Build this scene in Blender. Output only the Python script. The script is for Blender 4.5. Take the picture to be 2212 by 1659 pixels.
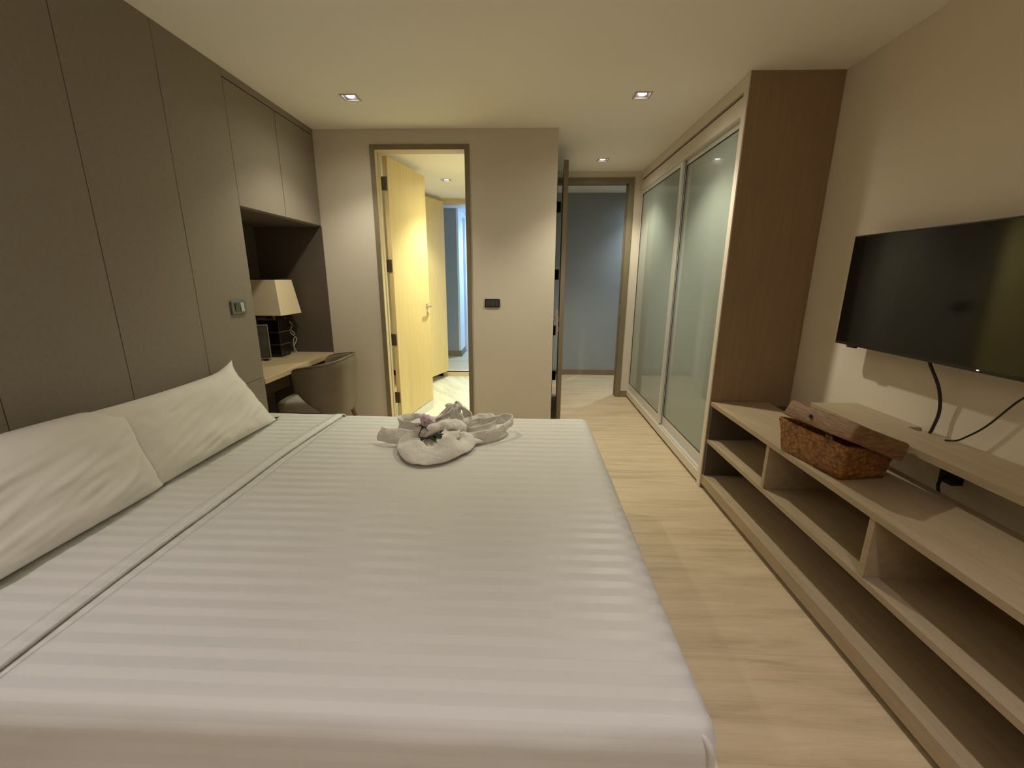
import bpy, bmesh, math, random
from mathutils import Vector, Matrix, noise

sc = bpy.context.scene
for o in list(bpy.data.objects):
    bpy.data.objects.remove(o)
COL = sc.collection
random.seed(7)

# ------------------------------------------------------------------ camera
RT = Vector((0.99934057, 0.03595742, 0.00504796))
UP = Vector((-0.01368974, 0.24435189, 0.96958999))
FW = Vector((-0.03363047, 0.96901972, -0.24468301))
camd = bpy.data.cameras.new('camera')
cam = bpy.data.objects.new('camera', camd)
COL.objects.link(cam)
cam.matrix_world = Matrix(((RT.x, UP.x, -FW.x, 0), (RT.y, UP.y, -FW.y, 0), (RT.z, UP.z, -FW.z, 1.3709), (0, 0, 0, 1)))
camd.sensor_fit = 'HORIZONTAL'
camd.sensor_width = 36.0
camd.lens = 915.58 / 2212 * 36.0
camd.clip_start = 0.02
sc.camera = cam

# ------------------------------------------------------------------ world, exposure
world = bpy.data.worlds.new('world')
sc.world = world
world.use_nodes = True
world.node_tree.nodes['Background'].inputs[0].default_value = (0.02, 0.025, 0.03, 1)
world.node_tree.nodes['Background'].inputs[1].default_value = 1.0
sc.view_settings.view_transform = 'Standard'
sc.view_settings.look = 'None'
sc.view_settings.gamma = 1
sc.view_settings.use_curve_mapping = False
sc.view_settings.exposure = 0.0
sc.cycles.max_bounces = 14
sc.cycles.diffuse_bounces = 8
sc.cycles.glossy_bounces = 5
sc.cycles.sample_clamp_indirect = 6.0

H = 2.45
XL, XR, XW = -1.65, 1.682, 1.1865
D, D2, DW, XP = 3.533, 4.883, 2.654, 0.2165
YB = -2.3                       # wall behind the camera
WARM = (1.0, 0.935, 0.74)
NEUT = (1.0, 0.92, 0.98)


def spot(name, loc, col, power, angle=165, blend=1.0, rad=0.03, aim=None):
    l = bpy.data.lights.new(name, 'SPOT')
    l.energy = power
    l.color = col
    l.spot_size = math.radians(angle)
    l.spot_blend = blend
    l.shadow_soft_size = rad
    o = bpy.data.objects.new(name, l)
    COL.objects.link(o)
    o.location = loc
    if aim:
        d = Vector(aim) - Vector(loc)
        o.rotation_euler = d.to_track_quat('-Z', 'Y').to_euler()
    return o


# (x, y, ceiling z, colour, power)
LAMPS = [
    (-1.117, 2.954, H, WARM, 39), (0.683, 2.96, H, WARM, 80), (0.693, 4.429, H, WARM, 80),
    (-1.117, 0.10, H, NEUT, 68), (0.683, 0.10, H, NEUT, 68),
    (-0.865, 4.789, 2.35, (.97, 1.0, .70), 90), (-0.45, 4.2, 2.35, (.97, 1.0, .70), 130),
]
for i, (x, y, z, c, p) in enumerate(LAMPS):
    core = 84 if y < 1 else 112
    spot('downlight_beam', (x, y, z - .012), c, p * .75, core, .85 if y < 1 else .55)
    spot('downlight_spill', (x, y, z - .012), c, p * (.10 if y < 1 else .40 if x < 0 and y < 3 else .28), 165)
# added fill light, unseen at the rear, brightening the ceiling
ul = bpy.data.lights.new('added_fill_light', 'AREA')
ul.shape = 'DISK'
ul.size = .26
ul.energy = 22
ul.color = (1.0, .93, .80)
ulo = bpy.data.objects.new('added_fill_light', ul)
COL.objects.link(ulo)
ulo.location = (-.30, -1.55, 1.842)
ulo.rotation_euler = (math.pi, 0, 0)
spot('corridor_beam', (1.62, 5.72, H - .012), (0.82, 0.94, 1.0), 62, 110)
spot('corridor_spill', (1.62, 5.72, H - .012), (0.82, 0.94, 1.0), 16, 170)
spot('hall_beam', (-0.55, 7.9, 2.38), (0.36, 0.66, 1.0), 190, 170)


# ------------------------------------------------------------------ materials
def mat(name, base=(.5, .5, .5), rough=.6, metal=0., spec=.5, emit=None, es=0., coat=0., sheen=0.):
    m = bpy.data.materials.new(name)
    m.use_nodes = True
    b = m.node_tree.nodes['Principled BSDF']
    b.inputs['Base Color'].default_value = (*base, 1)
    b.inputs['Roughness'].default_value = rough
    b.inputs['Metallic'].default_value = metal
    b.inputs['Specular IOR Level'].default_value = spec
    b.inputs['Coat Weight'].default_value = coat
    b.inputs['Sheen Weight'].default_value = sheen
    if emit:
        b.inputs['Emission Color'].default_value = (*emit, 1)
        b.inputs['Emission Strength'].default_value = es
    return m


def N(m, t, **kw):
    n = m.node_tree.nodes.new(t)
    for k, v in kw.items():
        setattr(n, k, v)
    return n


def L(m, a, b):
    m.node_tree.links.new(a, b)


def noise_tex(m, scale, nscale, detail=4, rough=.55, dist=0.0):
    g = N(m, 'ShaderNodeNewGeometry')
    mp = N(m, 'ShaderNodeMapping')
    mp.inputs['Scale'].default_value = scale
    n = N(m, 'ShaderNodeTexNoise')
    n.inputs['Scale'].default_value = nscale
    n.inputs['Detail'].default_value = detail
    n.inputs['Roughness'].default_value = rough
    n.inputs['Distortion'].default_value = dist
    L(m, g.outputs['Position'], mp.inputs['Vector'])
    L(m, mp.outputs['Vector'], n.inputs['Vector'])
    return n


def ramp(m, fac, stops):
    r = N(m, 'ShaderNodeValToRGB')
    el = r.color_ramp.elements
    while len(el) < len(stops):
        el.new(.5)
    for e, (p, c) in zip(el, stops):
        e.position = p
        e.color = (*c, 1)
    L(m, fac, r.inputs['Fac'])
    return r


def bump(m, fac, strength, dist=.002):
    b = N(m, 'ShaderNodeBump')
    b.inputs['Strength'].default_value = strength
    b.inputs['Distance'].default_value = dist
    L(m, fac, b.inputs['Height'])
    L(m, b.outputs['Normal'], m.node_tree.nodes['Principled BSDF'].inputs['Normal'])


def varied(name, base, amt=.06, rough=.7, scale=(1, 1, 1), ns=3., bs=.0, bscale=200, **kw):
    m = mat(name, base, rough, **kw)
    n = noise_tex(m, scale, ns, 5)
    lo = tuple(c * (1 - amt) for c in base)
    hi = tuple(min(1, c * (1 + amt)) for c in base)
    r = ramp(m, n.outputs['Fac'], [(.3, lo), (.7, hi)])
    L(m, r.outputs['Color'], m.node_tree.nodes['Principled BSDF'].inputs['Base Color'])
    if bs:
        n2 = noise_tex(m, (1, 1, 1), bscale, 2)
        bump(m, n2.outputs['Fac'], bs)
    return m


def wood(name, c1, c2, grain=(1, 14, 14), ns=2.2, rough=.5, fine=.5):
    """straight grained veneer; grain = stretch of the noise per axis (small = along the grain)"""
    m = mat(name, c1, rough)
    a = noise_tex(m, grain, ns, 6, .6, .4)
    f = noise_tex(m, tuple(g * 6 for g in grain), ns * 2, 3, .6)
    mx = N(m, 'ShaderNodeMath', operation='MULTIPLY_ADD')
    mx.inputs[1].default_value = fine
    L(m, f.outputs['Fac'], mx.inputs[0])
    L(m, a.outputs['Fac'], mx.inputs[2])
    r = ramp(m, mx.outputs[0], [(.45, c1), (1.0, c2)])
    L(m, r.outputs['Color'], m.node_tree.nodes['Principled BSDF'].inputs['Base Color'])
    bump(m, mx.outputs[0], .08, .001)
    return m


def floor_material(name, c_lo, c_mid, c_hi, plank=(1.9, .19), rot=0.):
    m = mat(name, c_mid, .42)
    bs = m.node_tree.nodes['Principled BSDF']
    g = N(m, 'ShaderNodeNewGeometry')
    mp = N(m, 'ShaderNodeMapping')
    mp.inputs['Rotation'].default_value = (0, 0, rot)
    L(m, g.outputs['Position'], mp.inputs['Vector'])
    br = N(m, 'ShaderNodeTexBrick')
    br.offset = .37
    br.inputs['Scale'].default_value = 1.0
    br.inputs['Brick Width'].default_value = plank[0]
    br.inputs['Row Height'].default_value = plank[1]
    br.inputs['Mortar Size'].default_value = .0012
    br.inputs['Mortar Smooth'].default_value = .3
    br.inputs['Color1'].default_value = (0, 0, 0, 1)
    br.inputs['Color2'].default_value = (1, 1, 1, 1)
    L(m, mp.outputs['Vector'], br.inputs['Vector'])
    # grain shifted per plank
    sep = N(m, 'ShaderNodeVectorMath', operation='MULTIPLY_ADD')
    L(m, br.outputs['Color'], sep.inputs[0])
    sep.inputs[1].default_value = (7.3, 3.1, 0)
    L(m, mp.outputs['Vector'], sep.inputs[2])
    m2 = N(m, 'ShaderNodeMapping')
    m2.inputs['Scale'].default_value = (1.1, 11, 1)
    L(m, sep.outputs[0], m2.inputs['Vector'])
    n = N(m, 'ShaderNodeTexNoise')
    n.inputs['Scale'].default_value = 1.3
    n.inputs['Detail'].default_value = 7
    n.inputs['Roughness'].default_value = .58
    n.inputs['Distortion'].default_value = .9
    L(m, m2.outputs['Vector'], n.inputs['Vector'])
    m3 = N(m, 'ShaderNodeMapping')
    m3.inputs['Scale'].default_value = (6, 120, 1)
    L(m, sep.outputs[0], m3.inputs['Vector'])
    n2 = N(m, 'ShaderNodeTexNoise')
    n2.inputs['Scale'].default_value = 1.5
    n2.inputs['Detail'].default_value = 3
    L(m, m3.outputs['Vector'], n2.inputs['Vector'])
    ad = N(m, 'ShaderNodeMath', operation='MULTIPLY_ADD')
    L(m, n2.outputs['Fac'], ad.inputs[0])
    ad.inputs[1].default_value = .25
    L(m, n.outputs['Fac'], ad.inputs[2])
    r = ramp(m, ad.outputs[0], [(.42, c_lo), (.6, c_mid), (.82, c_hi)])
    mul = N(m, 'ShaderNodeMix', data_type='RGBA', blend_type='MULTIPLY')
    mul.inputs[0].default_value = 1.0
    L(m, r.outputs['Color'], mul.inputs[6])
    mr = ramp(m, br.outputs['Fac'], [(0, (1, 1, 1)), (1, (.86, .84, .80))])
    L(m, mr.outputs['Color'], mul.inputs[7])
    L(m, mul.outputs[2], bs.inputs['Base Color'])
    bump(m, ad.outputs[0], .05, .001)
    return m


def satin_sheet(name, base=(.64, .635, .61)):
    """white damask sheet: satin stripes running across the bed (along X)"""
    m = mat(name, base, .6, sheen=.25)
    bs = m.node_tree.nodes['Principled BSDF']
    g = N(m, 'ShaderNodeNewGeometry')
    s = N(m, 'ShaderNodeSeparateXYZ')
    L(m, g.outputs['Position'], s.inputs[0])
    a = N(m, 'ShaderNodeMath', operation='ADD')
    L(m, s.outputs['Y'], a.inputs[0])
    L(m, s.outputs['Z'], a.inputs[1])
    mu = N(m, 'ShaderNodeMath', operation='MULTIPLY')
    mu.inputs[1].default_value = 2 * math.pi / .056
    L(m, a.outputs[0], mu.inputs[0])
    si = N(m, 'ShaderNodeMath', operation='SINE')
    L(m, mu.outputs[0], si.inputs[0])
    r = ramp(m, si.outputs[0], [(.0, tuple(c * .94 for c in base)), (.14, base)])
    L(m, r.outputs['Color'], bs.inputs['Base Color'])
    rr = N(m, 'ShaderNodeMapRange')
    rr.inputs['From Min'].default_value = -.1
    rr.inputs['From Max'].default_value = .1
    rr.inputs['To Min'].default_value = .40
    rr.inputs['To Max'].default_value = .70
    L(m, si.outputs[0], rr.inputs['Value'])
    L(m, rr.outputs[0], bs.inputs['Roughness'])
    n = noise_tex(m, (1, 1, 1), 7, 4, .6)
    bump(m, n.outputs['Fac'], .25, .01)
    return m


M = {}
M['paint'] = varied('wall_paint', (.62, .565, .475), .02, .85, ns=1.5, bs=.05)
M['paint_lit'] = varied('lit_wall_paint', (.73, .66, .545), .02, .85, ns=1.5, bs=.05)  # lighter copy of the wall paint, standing in for stronger light
M['ceiling'] = varied('ceiling_paint', (.86, .83, .76), .01, .9, ns=1.5)
M['taupe'] = varied('taupe_panel', (.235, .205, .165), .05, .75, ns=60, bs=.15, bscale=500)
M['taupe_groove'] = mat('panel_groove', (.03, .024, .018), .9)
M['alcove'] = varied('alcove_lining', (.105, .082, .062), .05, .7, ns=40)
M['frame_brown'] = varied('door_frame_brown', (.20, .165, .105), .06, .55, ns=8)
M['jamb'] = varied('jamb_light_wood', (.60, .50, .33), .05, .5, ns=8)
M['door_wood'] = wood('pale_door_veneer', (.74, .61, .32), (.64, .50, .24), (20, 20, 1.2), 2.0, .42)
M['leaf_dark'] = wood('taupe_door_veneer', (.24, .19, .125), (.17, .13, .085), (20, 20, 1.2), 2.0, .5)
M['cab_wood'] = wood('cabinet_oak', (.46, .365, .245), (.36, .28, .18), (14, 1.1, 14), 2.4, .5)
M['desk_wood'] = wood('desk_oak', (.60, .48, .31), (.48, .37, .22), (14, 1.2, 14), 2.2, .45)
M['side_brown'] = wood('wardrobe_side_brown', (.325, .222, .135), (.255, .17, .10), (16, 16, 1.2), 2.4, .6)
M['white_lacquer'] = varied('cream_lacquer', (.72, .66, .55), .02, .45, ns=3)
M['alu'] = mat('satin_aluminium', (.70, .68, .63), .35, .35)
M['gasket'] = mat('black_gasket', (.02, .02, .02), .6)
M['floor'] = floor_material('oak_planks', (.43, .335, .22), (.54, .43, .285), (.62, .505, .35))
M['bath_floor'] = floor_material('pale_streaked_tiles', (.50, .47, .36), (.68, .64, .50), (.80, .78, .64), (1.2, .3), math.radians(62))
M['grey_wall'] = varied('blue_grey_paint', (.30, .33, .35), .03, .85, ns=2)
M['hall_white'] = mat('hall_white_paint', (.75, .76, .80), .7)
M['bath_wall'] = varied('bathroom_wall', (.86, .86, .76), .03, .6, ns=2)
M['skirt'] = varied('brown_skirting', (.22, .165, .105), .06, .5, ns=9)
M['sheet'] = satin_sheet('striped_sheet')
M['linen'] = varied('white_cotton', (.75, .73, .67), .015, .8, ns=4, bs=.12, bscale=35, sheen=.2)
M['cream_base'] = varied('cream_bed_base', (.66, .57, .42), .03, .6, ns=5)
M['towel'] = varied('white_terry', (.74, .72, .68), .03, .95, ns=160, sheen=.3)
n_ = noise_tex(M['towel'], (1, 1, 1), 32, 5, .65)
bump(M['towel'], n_.outputs['Fac'], .8, .012)
M['petal'] = varied('lilac_petal', (.68, .52, .62), .10, .6, ns=40)
M['petal_heart'] = mat('flower_calyx', (.07, .045, .02), .7)
M['stem'] = mat('dark_stem', (.035, .035, .015), .6)
M['leaf'] = mat('dark_leaf', (.016, .019, .011), .75, spec=.2)
M['black'] = mat('matt_black', (.012, .011, .010), .45)
M['black_gloss'] = mat('black_lacquer', (.012, .010, .009), .25)
M['brass'] = mat('brass_strip', (.45, .34, .12), .35, .9)
M['shade'] = varied('cream_lampshade', (.82, .70, .48), .03, .8, ns=120)
M['shade_trim'] = mat('dark_shade_trim', (.05, .02, .02), .6)
M['steel'] = mat('brushed_steel', (.55, .54, .50), .35, .9)
M['hinge'] = mat('dark_bronze', (.10, .075, .045), .45, .7)
M['switch_plate'] = mat('silver_switch_plate', (.13, .15, .14), .4, .5)
M['switch_dark'] = mat('switch_rocker_dark', (.045, .05, .045), .35)
M['switch_pale'] = mat('switch_rocker_pale', (.38, .42, .39), .35, .3)
M['leather'] = varied('taupe_leather', (.125, .098, .066), .10, .5, ns=12, bs=.1, bscale=120)
M['leather_in'] = varied('inner_leather', (.22, .165, .12), .06, .6, ns=12)
M['seat'] = varied('seat_fabric', (.30, .26, .215), .05, .8, ns=60)
M['walnut'] = wood('chair_leg_wood', (.20, .12, .07), (.12, .07, .04), (14, 14, 2), 3, .45)
M['tv_screen'] = mat('black_screen', (.004, .0035, .0035), .09, spec=.4)
M['tv_bezel'] = mat('tv_bezel', (.012, .011, .011), .35)
M['led'] = mat('standby_led', (.8, .8, .7), .4, emit=(1, .9, .7), es=1.6)
M['cable'] = mat('black_cable', (.015, .012, .010), .5)
M['white_cord'] = mat('white_cord', (.55, .52, .48), .5)
M['lamp_glow'] = mat('downlight_led', (1, 1, 1), .5, emit=(1, .95, .97), es=7)
M['trim_grey'] = mat('downlight_trim', (.50, .46, .40), .5, .2)
M['can'] = mat('downlight_reflector', (.14, .13, .12), .5, .2)
M['glass'] = mat('back_painted_glass', (.31, .355, .315), .035, spec=.6)
M['mirror'] = mat('mirror_glass', (.7, .75, .75), .05, .9)

# woven rattan
m = mat('woven_rattan', (.30, .14, .04), .42)
g_ = N(m, 'ShaderNodeNewGeometry')
mp_ = N(m, 'ShaderNodeMapping')
mp_.inputs['Scale'].default_value = (55, 55, 70)
v_ = N(m, 'ShaderNodeTexVoronoi', feature='F1')
v_.inputs['Scale'].default_value = 1.0
L(m, g_.outputs['Position'], mp_.inputs['Vector'])
L(m, mp_.outputs['Vector'], v_.inputs['Vector'])
r_ = ramp(m, v_.outputs['Distance'], [(.0, (.46, .24, .065)), (.35, (.33, .15, .038)), (.8, (.16, .065, .016))])
n_ = noise_tex(m, (1, 1, 1), 18, 4)
rn_ = ramp(m, n_.outputs['Fac'], [(.3, (.65, .6, .55)), (.7, (1.15, 1.1, 1.0))])
mm_ = N(m, 'ShaderNodeMix', data_type='RGBA', blend_type='MULTIPLY')
mm_.inputs[0].default_value = 1
L(m, r_.outputs['Color'], mm_.inputs[6])
L(m, rn_.outputs['Color'], mm_.inputs[7])
L(m, mm_.outputs[2], m.node_tree.nodes['Principled BSDF'].inputs['Base Color'])
bump(m, v_.outputs['Distance'], .9, -.004)
M['rattan'] = m
m = mat('woven_rattan_lid', (.30, .18, .09), .6)
n_ = noise_tex(m, (10, 10, 120), 2.0, 5, .7)
r_ = ramp(m, n_.outputs['Fac'], [(.3, (.09, .040, .016)), (.55, (.23, .12, .05)), (.75, (.34, .20, .10))])
L(m, r_.outputs['Color'], m.node_tree.nodes['Principled BSDF'].inputs['Base Color'])
bump(m, n_.outputs['Fac'], .6, .004)
M['rattan_lid'] = m


# ------------------------------------------------------------------ object helpers
def put(o, label=None, cat=None, group=None, kind=None):
    if label:
        o['label'] = label
    if cat:
        o['category'] = cat
    if group:
        o['group'] = group
    if kind:
        o['kind'] = kind
    return o


def empty(name, loc, label, cat, group=None):
    o = bpy.data.objects.new(name, None)
    o.empty_display_size = .05
    COL.objects.link(o)
    o.location = loc
    return put(o, label, cat, group)


def wloc(o):
    v = Vector((0, 0, 0))
    while o:
        v += o.location
        o = o.parent
    return v


class MB:
    def __init__(s):
        s.v, s.f = [], []

    def add(s, vs, fs):
        k = len(s.v)
        s.v += [Vector(v) for v in vs]
        s.f += [tuple(i + k for i in f) for f in fs]
        return s

    def box(s, x0, x1, y0, y1, z0, z1):
        vs = [(x, y, z) for z in (z0, z1) for y in (y0, y1) for x in (x0, x1)]
        return s.add(vs, [(0, 2, 3, 1), (4, 5, 7, 6), (0, 1, 5, 4), (2, 6, 7, 3), (0, 4, 6, 2), (1, 3, 7, 5)])

    def obox(s, o, u, v, w):
        """box from corner o with edge vectors u, v, w"""
        o, u, v, w = map(Vector, (o, u, v, w))
        vs = [o, o + u, o + v, o + u + v, o + w, o + u + w, o + v + w, o + u + v + w]
        return s.add(vs, [(0, 2, 3, 1), (4, 5, 7, 6), (0, 1, 5, 4), (2, 6, 7, 3), (0, 4, 6, 2), (1, 3, 7, 5)])

    def frustum(s, cx, cy, z0, z1, a0, b0, a1, b1):
        vs = []
        for z, a, b in ((z0, a0, b0), (z1, a1, b1)):
            vs += [(cx - a, cy - b, z), (cx + a, cy - b, z), (cx + a, cy + b, z), (cx - a, cy + b, z)]
        return s.add(vs, [(3, 2, 1, 0), (4, 5, 6, 7), (0, 1, 5, 4), (1, 2, 6, 5), (2, 3, 7, 6), (3, 0, 4, 7)])

    def cyl(s, p0, p1, r0, r1=None, n=16):
        r1 = r0 if r1 is None else r1
        p0, p1 = Vector(p0), Vector(p1)
        d = (p1 - p0).normalized()
        a = d.orthogonal().normalized()
        b = d.cross(a)
        vs = []
        for p, r in ((p0, r0), (p1, r1)):
            for i in range(n):
                t = 2 * math.pi * i / n
                vs.append(p + (a * math.cos(t) + b * math.sin(t)) * r)
        fs = [(i, (i + 1) % n, n + (i + 1) % n, n + i) for i in range(n)]
        fs += [tuple(range(n - 1, -1, -1)), tuple(range(n, 2 * n))]
        return s.add(vs, fs)

    def tube(s, pts, r, n=8, k=6):
        pts = catmull(pts, k)
        rings = []
        a = None
        for i, p in enumerate(pts):
            d = (pts[min(i + 1, len(pts) - 1)] - pts[max(i - 1, 0)]).normalized()
            if a is None:
                a = d.orthogonal().normalized()
            a = (a - d * a.dot(d)).normalized()
            b = d.cross(a)
            rr = r(i / (len(pts) - 1)) if callable(r) else r
            rings.append([p + (a * math.cos(2 * math.pi * j / n) + b * math.sin(2 * math.pi * j / n)) * rr for j in range(n)])
        return s.loft(rings, True)

    def loft(s, rings, caps=False, close=True):
        n = len(rings[0])
        vs = [v for r in rings for v in r]
        fs = []
        for i in range(len(rings) - 1):
            for j in range(n if close else n - 1):
                j2 = (j + 1) % n
                fs.append((i * n + j, i * n + j2, (i + 1) * n + j2, (i + 1) * n + j))
        if caps:
            fs.append(tuple(range(n - 1, -1, -1)))
            fs.append(tuple((len(rings) - 1) * n + j for j in range(n)))
        return s.add(vs, fs)

    def build(s, name, m, parent=None, bev=0, segs=2, smooth=False, subd=0, solid=0, keep=False):
        lo = [min(v[i] for v in s.v) for i in range(3)]
        hi = [max(v[i] for v in s.v) for i in range(3)]
        org = Vector(((lo[0] + hi[0]) / 2, (lo[1] + hi[1]) / 2, lo[2]))
        me = bpy.data.meshes.new(name)
        me.from_pydata([v - org for v in s.v], [], s.f)
        me.validate()
        bm = bmesh.new()
        bm.from_mesh(me)
        bmesh.ops.recalc_face_normals(bm, faces=bm.faces)
        bm.to_mesh(me)
        bm.free()
        me.materials.append(M[m] if isinstance(m, str) else m)
        o = bpy.data.objects.new(name, me)
        COL.objects.link(o)
        if parent:
            o.parent = parent
            o.location = org - wloc(parent)
        else:
            o.location = org
        if solid:
            md = o.modifiers.new('solid', 'SOLIDIFY')
            md.thickness = solid
            md.offset = 0
        if bev:
            md = o.modifiers.new('bevel', 'BEVEL')
            md.width = bev
            md.segments = segs
            md.limit_method = 'ANGLE'
            md.angle_limit = math.radians(40)
        if subd:
            md = o.modifiers.new('subd', 'SUBSURF')
            md.levels = md.render_levels = subd
        if smooth:
            for p in me.polygons:
                p.use_smooth = True
        return o


def catmull(pts, k=6):
    pts = [Vector(p) for p in pts]
    if len(pts) < 3:
        return pts
    out = []
    P = [pts[0] * 2 - pts[1]] + pts + [pts[-1] * 2 - pts[-2]]
    for i in range(1, len(P) - 2):
        a, b, c, d = P[i - 1:i + 3]
        for j in range(k):
            t = j / k
            out.append(.5 * ((2 * b) + (c - a) * t + (2 * a - 5 * b + 4 * c - d) * t * t + (-a + 3 * b - 3 * c + d) * t ** 3))
    out.append(pts[-1])
    return out


def plate(axis, pos, thick, u0, u1, v0, v1, holes, mb=None):
    """slab perpendicular to axis with rectangular holes. u,v = the other two axes in xyz order"""
    mb = mb or MB()
    us = sorted({u0, u1, *[h[0] for h in holes], *[h[1] for h in holes]})
    vs = sorted({v0, v1, *[h[2] for h in holes], *[h[3] for h in holes]})
    for i in range(len(us) - 1):
        for j in range(len(vs) - 1):
            cu, cv = (us[i] + us[i + 1]) / 2, (vs[j] + vs[j + 1]) / 2
            if any(h[0] < cu < h[1] and h[2] < cv < h[3] for h in holes):
                continue
            a = (us[i], us[i + 1], vs[j], vs[j + 1])
            if axis == 'z':
                mb.box(a[0], a[1], a[2], a[3], pos, pos + thick)
            elif axis == 'y':
                mb.box(a[0], a[1], pos, pos + thick, a[2], a[3])
            else:
                mb.box(pos, pos + thick, a[0], a[1], a[2], a[3])
    return mb


def S(o):
    o['kind'] = 'structure'
    return o


# ------------------------------------------------------------------ room shell
S(MB().box(-2.4, 2.4, YB - .1, 3.59, -.1, 0).box(.1, 2.4, 3.59, 6.2, -.1, 0).build('floor', 'floor'))
S(MB().box(-2.9, .1, 3.59, 5.85, -.1, 0).build('floor_bathroom', 'bath_floor'))
S(MB().box(-2.9, -.05, 5.85, 9.6, -.1, .076).build('floor_hall', 'floor'))
HS = .045
S(plate('z', H, .1, -2.4, 2.9, YB - .1, 6.2, [(x - HS, x + HS, y - HS, y + HS) for x, y, z, c, p in LAMPS if z == H]).build('ceiling', 'ceiling'))
S(plate('z', 2.35, .05, -2.9, .1, 3.65, 5.85, [(x - HS, x + HS, y - HS, y + HS) for x, y, z, c, p in LAMPS if z != H]).build('ceiling_bathroom', 'ceiling'))
S(MB().box(-2.9, -.05, 5.95, 9.6, 2.40, 2.5).build('ceiling_hall', 'hall_white'))

# right wall, wall behind the camera
S(MB().box(XR, XR + .12, YB, D2 + .12, 0, H).build('wall_right', 'paint_lit'))
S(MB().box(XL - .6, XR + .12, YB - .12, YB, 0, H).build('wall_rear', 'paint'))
# back wall with the bathroom doorway
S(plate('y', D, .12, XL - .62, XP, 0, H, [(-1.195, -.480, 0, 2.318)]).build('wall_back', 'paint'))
S(MB().box(XP - .12, XP, D + .12, D2, 0, H).build('wall_passage', 'paint'))
S(plate('y', D2, .12, XP - .12, XR, 0, H, [(.285, 1.066, 0, 2.345)]).build('wall_entry', 'paint'))
# left wall: padded panels with open joints in front of a dark backing
mb = MB().box(XL - .05, XL - .018, YB, 2.539, 0, H)
S(mb.build('wall_left', 'taupe_groove'))
mb = MB()
ys = [2.539 - .4395 * i for i in range(12)]
for i in range(11):
    y1, y0 = ys[i] - (.0 if i == 0 else .0014), ys[i + 1] + .0014
    mb.box(XL - .0179, XL, max(y0, YB), y1, .7545, H)
    mb.box(XL - .0179, XL, max(y0, YB), y1, .0, .7515)
p = mb.build('trim_left_panels', 'taupe', bev=.0008, segs=1)
S(p)
# alcove lining (niche behind the desk)
mb = MB()
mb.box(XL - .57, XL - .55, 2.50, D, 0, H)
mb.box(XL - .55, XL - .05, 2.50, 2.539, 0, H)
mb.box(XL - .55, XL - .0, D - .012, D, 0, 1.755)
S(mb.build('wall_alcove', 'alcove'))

# ------------------------------------------------------------------ doorways
def doorway(name, x0, x1, ztop, y0, y1, face_w, mface, mlin, proj=.012, lin=.012):
    """x0..x1 = clear opening; casing on the camera side + lining through the wall"""
    mb = MB()
    t = proj
    mb.box(x0 - face_w, x0, y0 - t, y0, 0, ztop + face_w)
    mb.box(x1, x1 + face_w, y0 - t, y0, 0, ztop + face_w)
    mb.box(x0, x1, y0 - t, y0, ztop, ztop + face_w)
    f = S(mb.build(name, mface, bev=.0015))
    mb = MB()
    mb.box(x0 - lin, x0, y0, y1, 0, ztop + lin)
    mb.box(x1, x1 + lin, y0, y1, 0, ztop + lin)
    mb.box(x0, x1, y0, y1, ztop, ztop + lin)
    mb.box(x0, x0 + .008, y0 + .055, y1 - .03, 0, ztop)
    mb.box(x1 - .008, x1, y0 + .055, y1 - .03, 0, ztop)
    mb.build('door_jamb', mlin, parent=f, bev=.001)
    return f


d1 = doorway('door_1', -1.183, -.492, 2.306, D, D + .12, .036, 'frame_brown', 'jamb')
d2 = doorway('door_2', .300, 1.053, 2.333, D2, D2 + .12, .055, 'frame_brown', 'frame_brown')
d3 = doorway('door_3', -1.125, -.35, 2.282, 5.85, 5.95, .055, 'jamb', 'jamb')

# bathroom walls
S(plate('y', 5.85, .1, -2.9, .1, 0, 2.35, [(-1.137, -.338, 0, 2.294)]).build('wall_bathroom_far', 'bath_wall'))
S(MB().box(-3.0, -2.9, 3.65, 9.6, 0, 2.5).build('wall_bathroom_left', 'bath_wall'))
S(MB().box(-1.135, -.34, 5.85, 5.87, .06, .082).build('trim_step', 'hall_white'))
# hall beyond the bathroom
S(MB().box(-2.9, -1.1305, 7.0, 7.1, .076, 2.4).build('wall_hall_grey', 'grey_wall'))
S(MB().box(-1.13, -1.1, 7.0, 9.5, .076, 2.4).build('wall_hall_side', 'hall_white'))
S(MB().box(-2.9, -.05, 9.5, 9.6, .076, 2.4).build('wall_hall_far', 'hall_white'))
S(MB().box(-.15, -.05, 5.95, 9.5, .076, 2.4).build('wall_hall_right', 'hall_white'))
S(MB().box(-2.9, -1.1, 6.985, 7.0, .076, .17).build('baseboard_hall', 'skirt', bev=.002))
S(MB().box(-1.1, -1.085, 6.985, 7.45, .076, .17).build('baseboard_hall_side', 'skirt', bev=.002))
# white hall door on the side wall
hd = S(MB().box(-1.099, -1.075, 7.6, 8.6, .08, 2.25).box(-1.099, -1.06, 7.5, 7.6, .08, 2.33).box(-1.099, -1.06, 8.6, 8.7, .08, 2.33).box(-1.099, -1.06, 7.6, 8.6, 2.25, 2.33).build('door_4', 'hall_white', bev=.003))
MB().box(-1.075, -1.03, 7.7, 7.73, 1.06, 1.18).box(-1.075, -1.03, 7.7, 7.73, .98, 1.03).build('handle', 'hinge', parent=hd, bev=.003)

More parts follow.
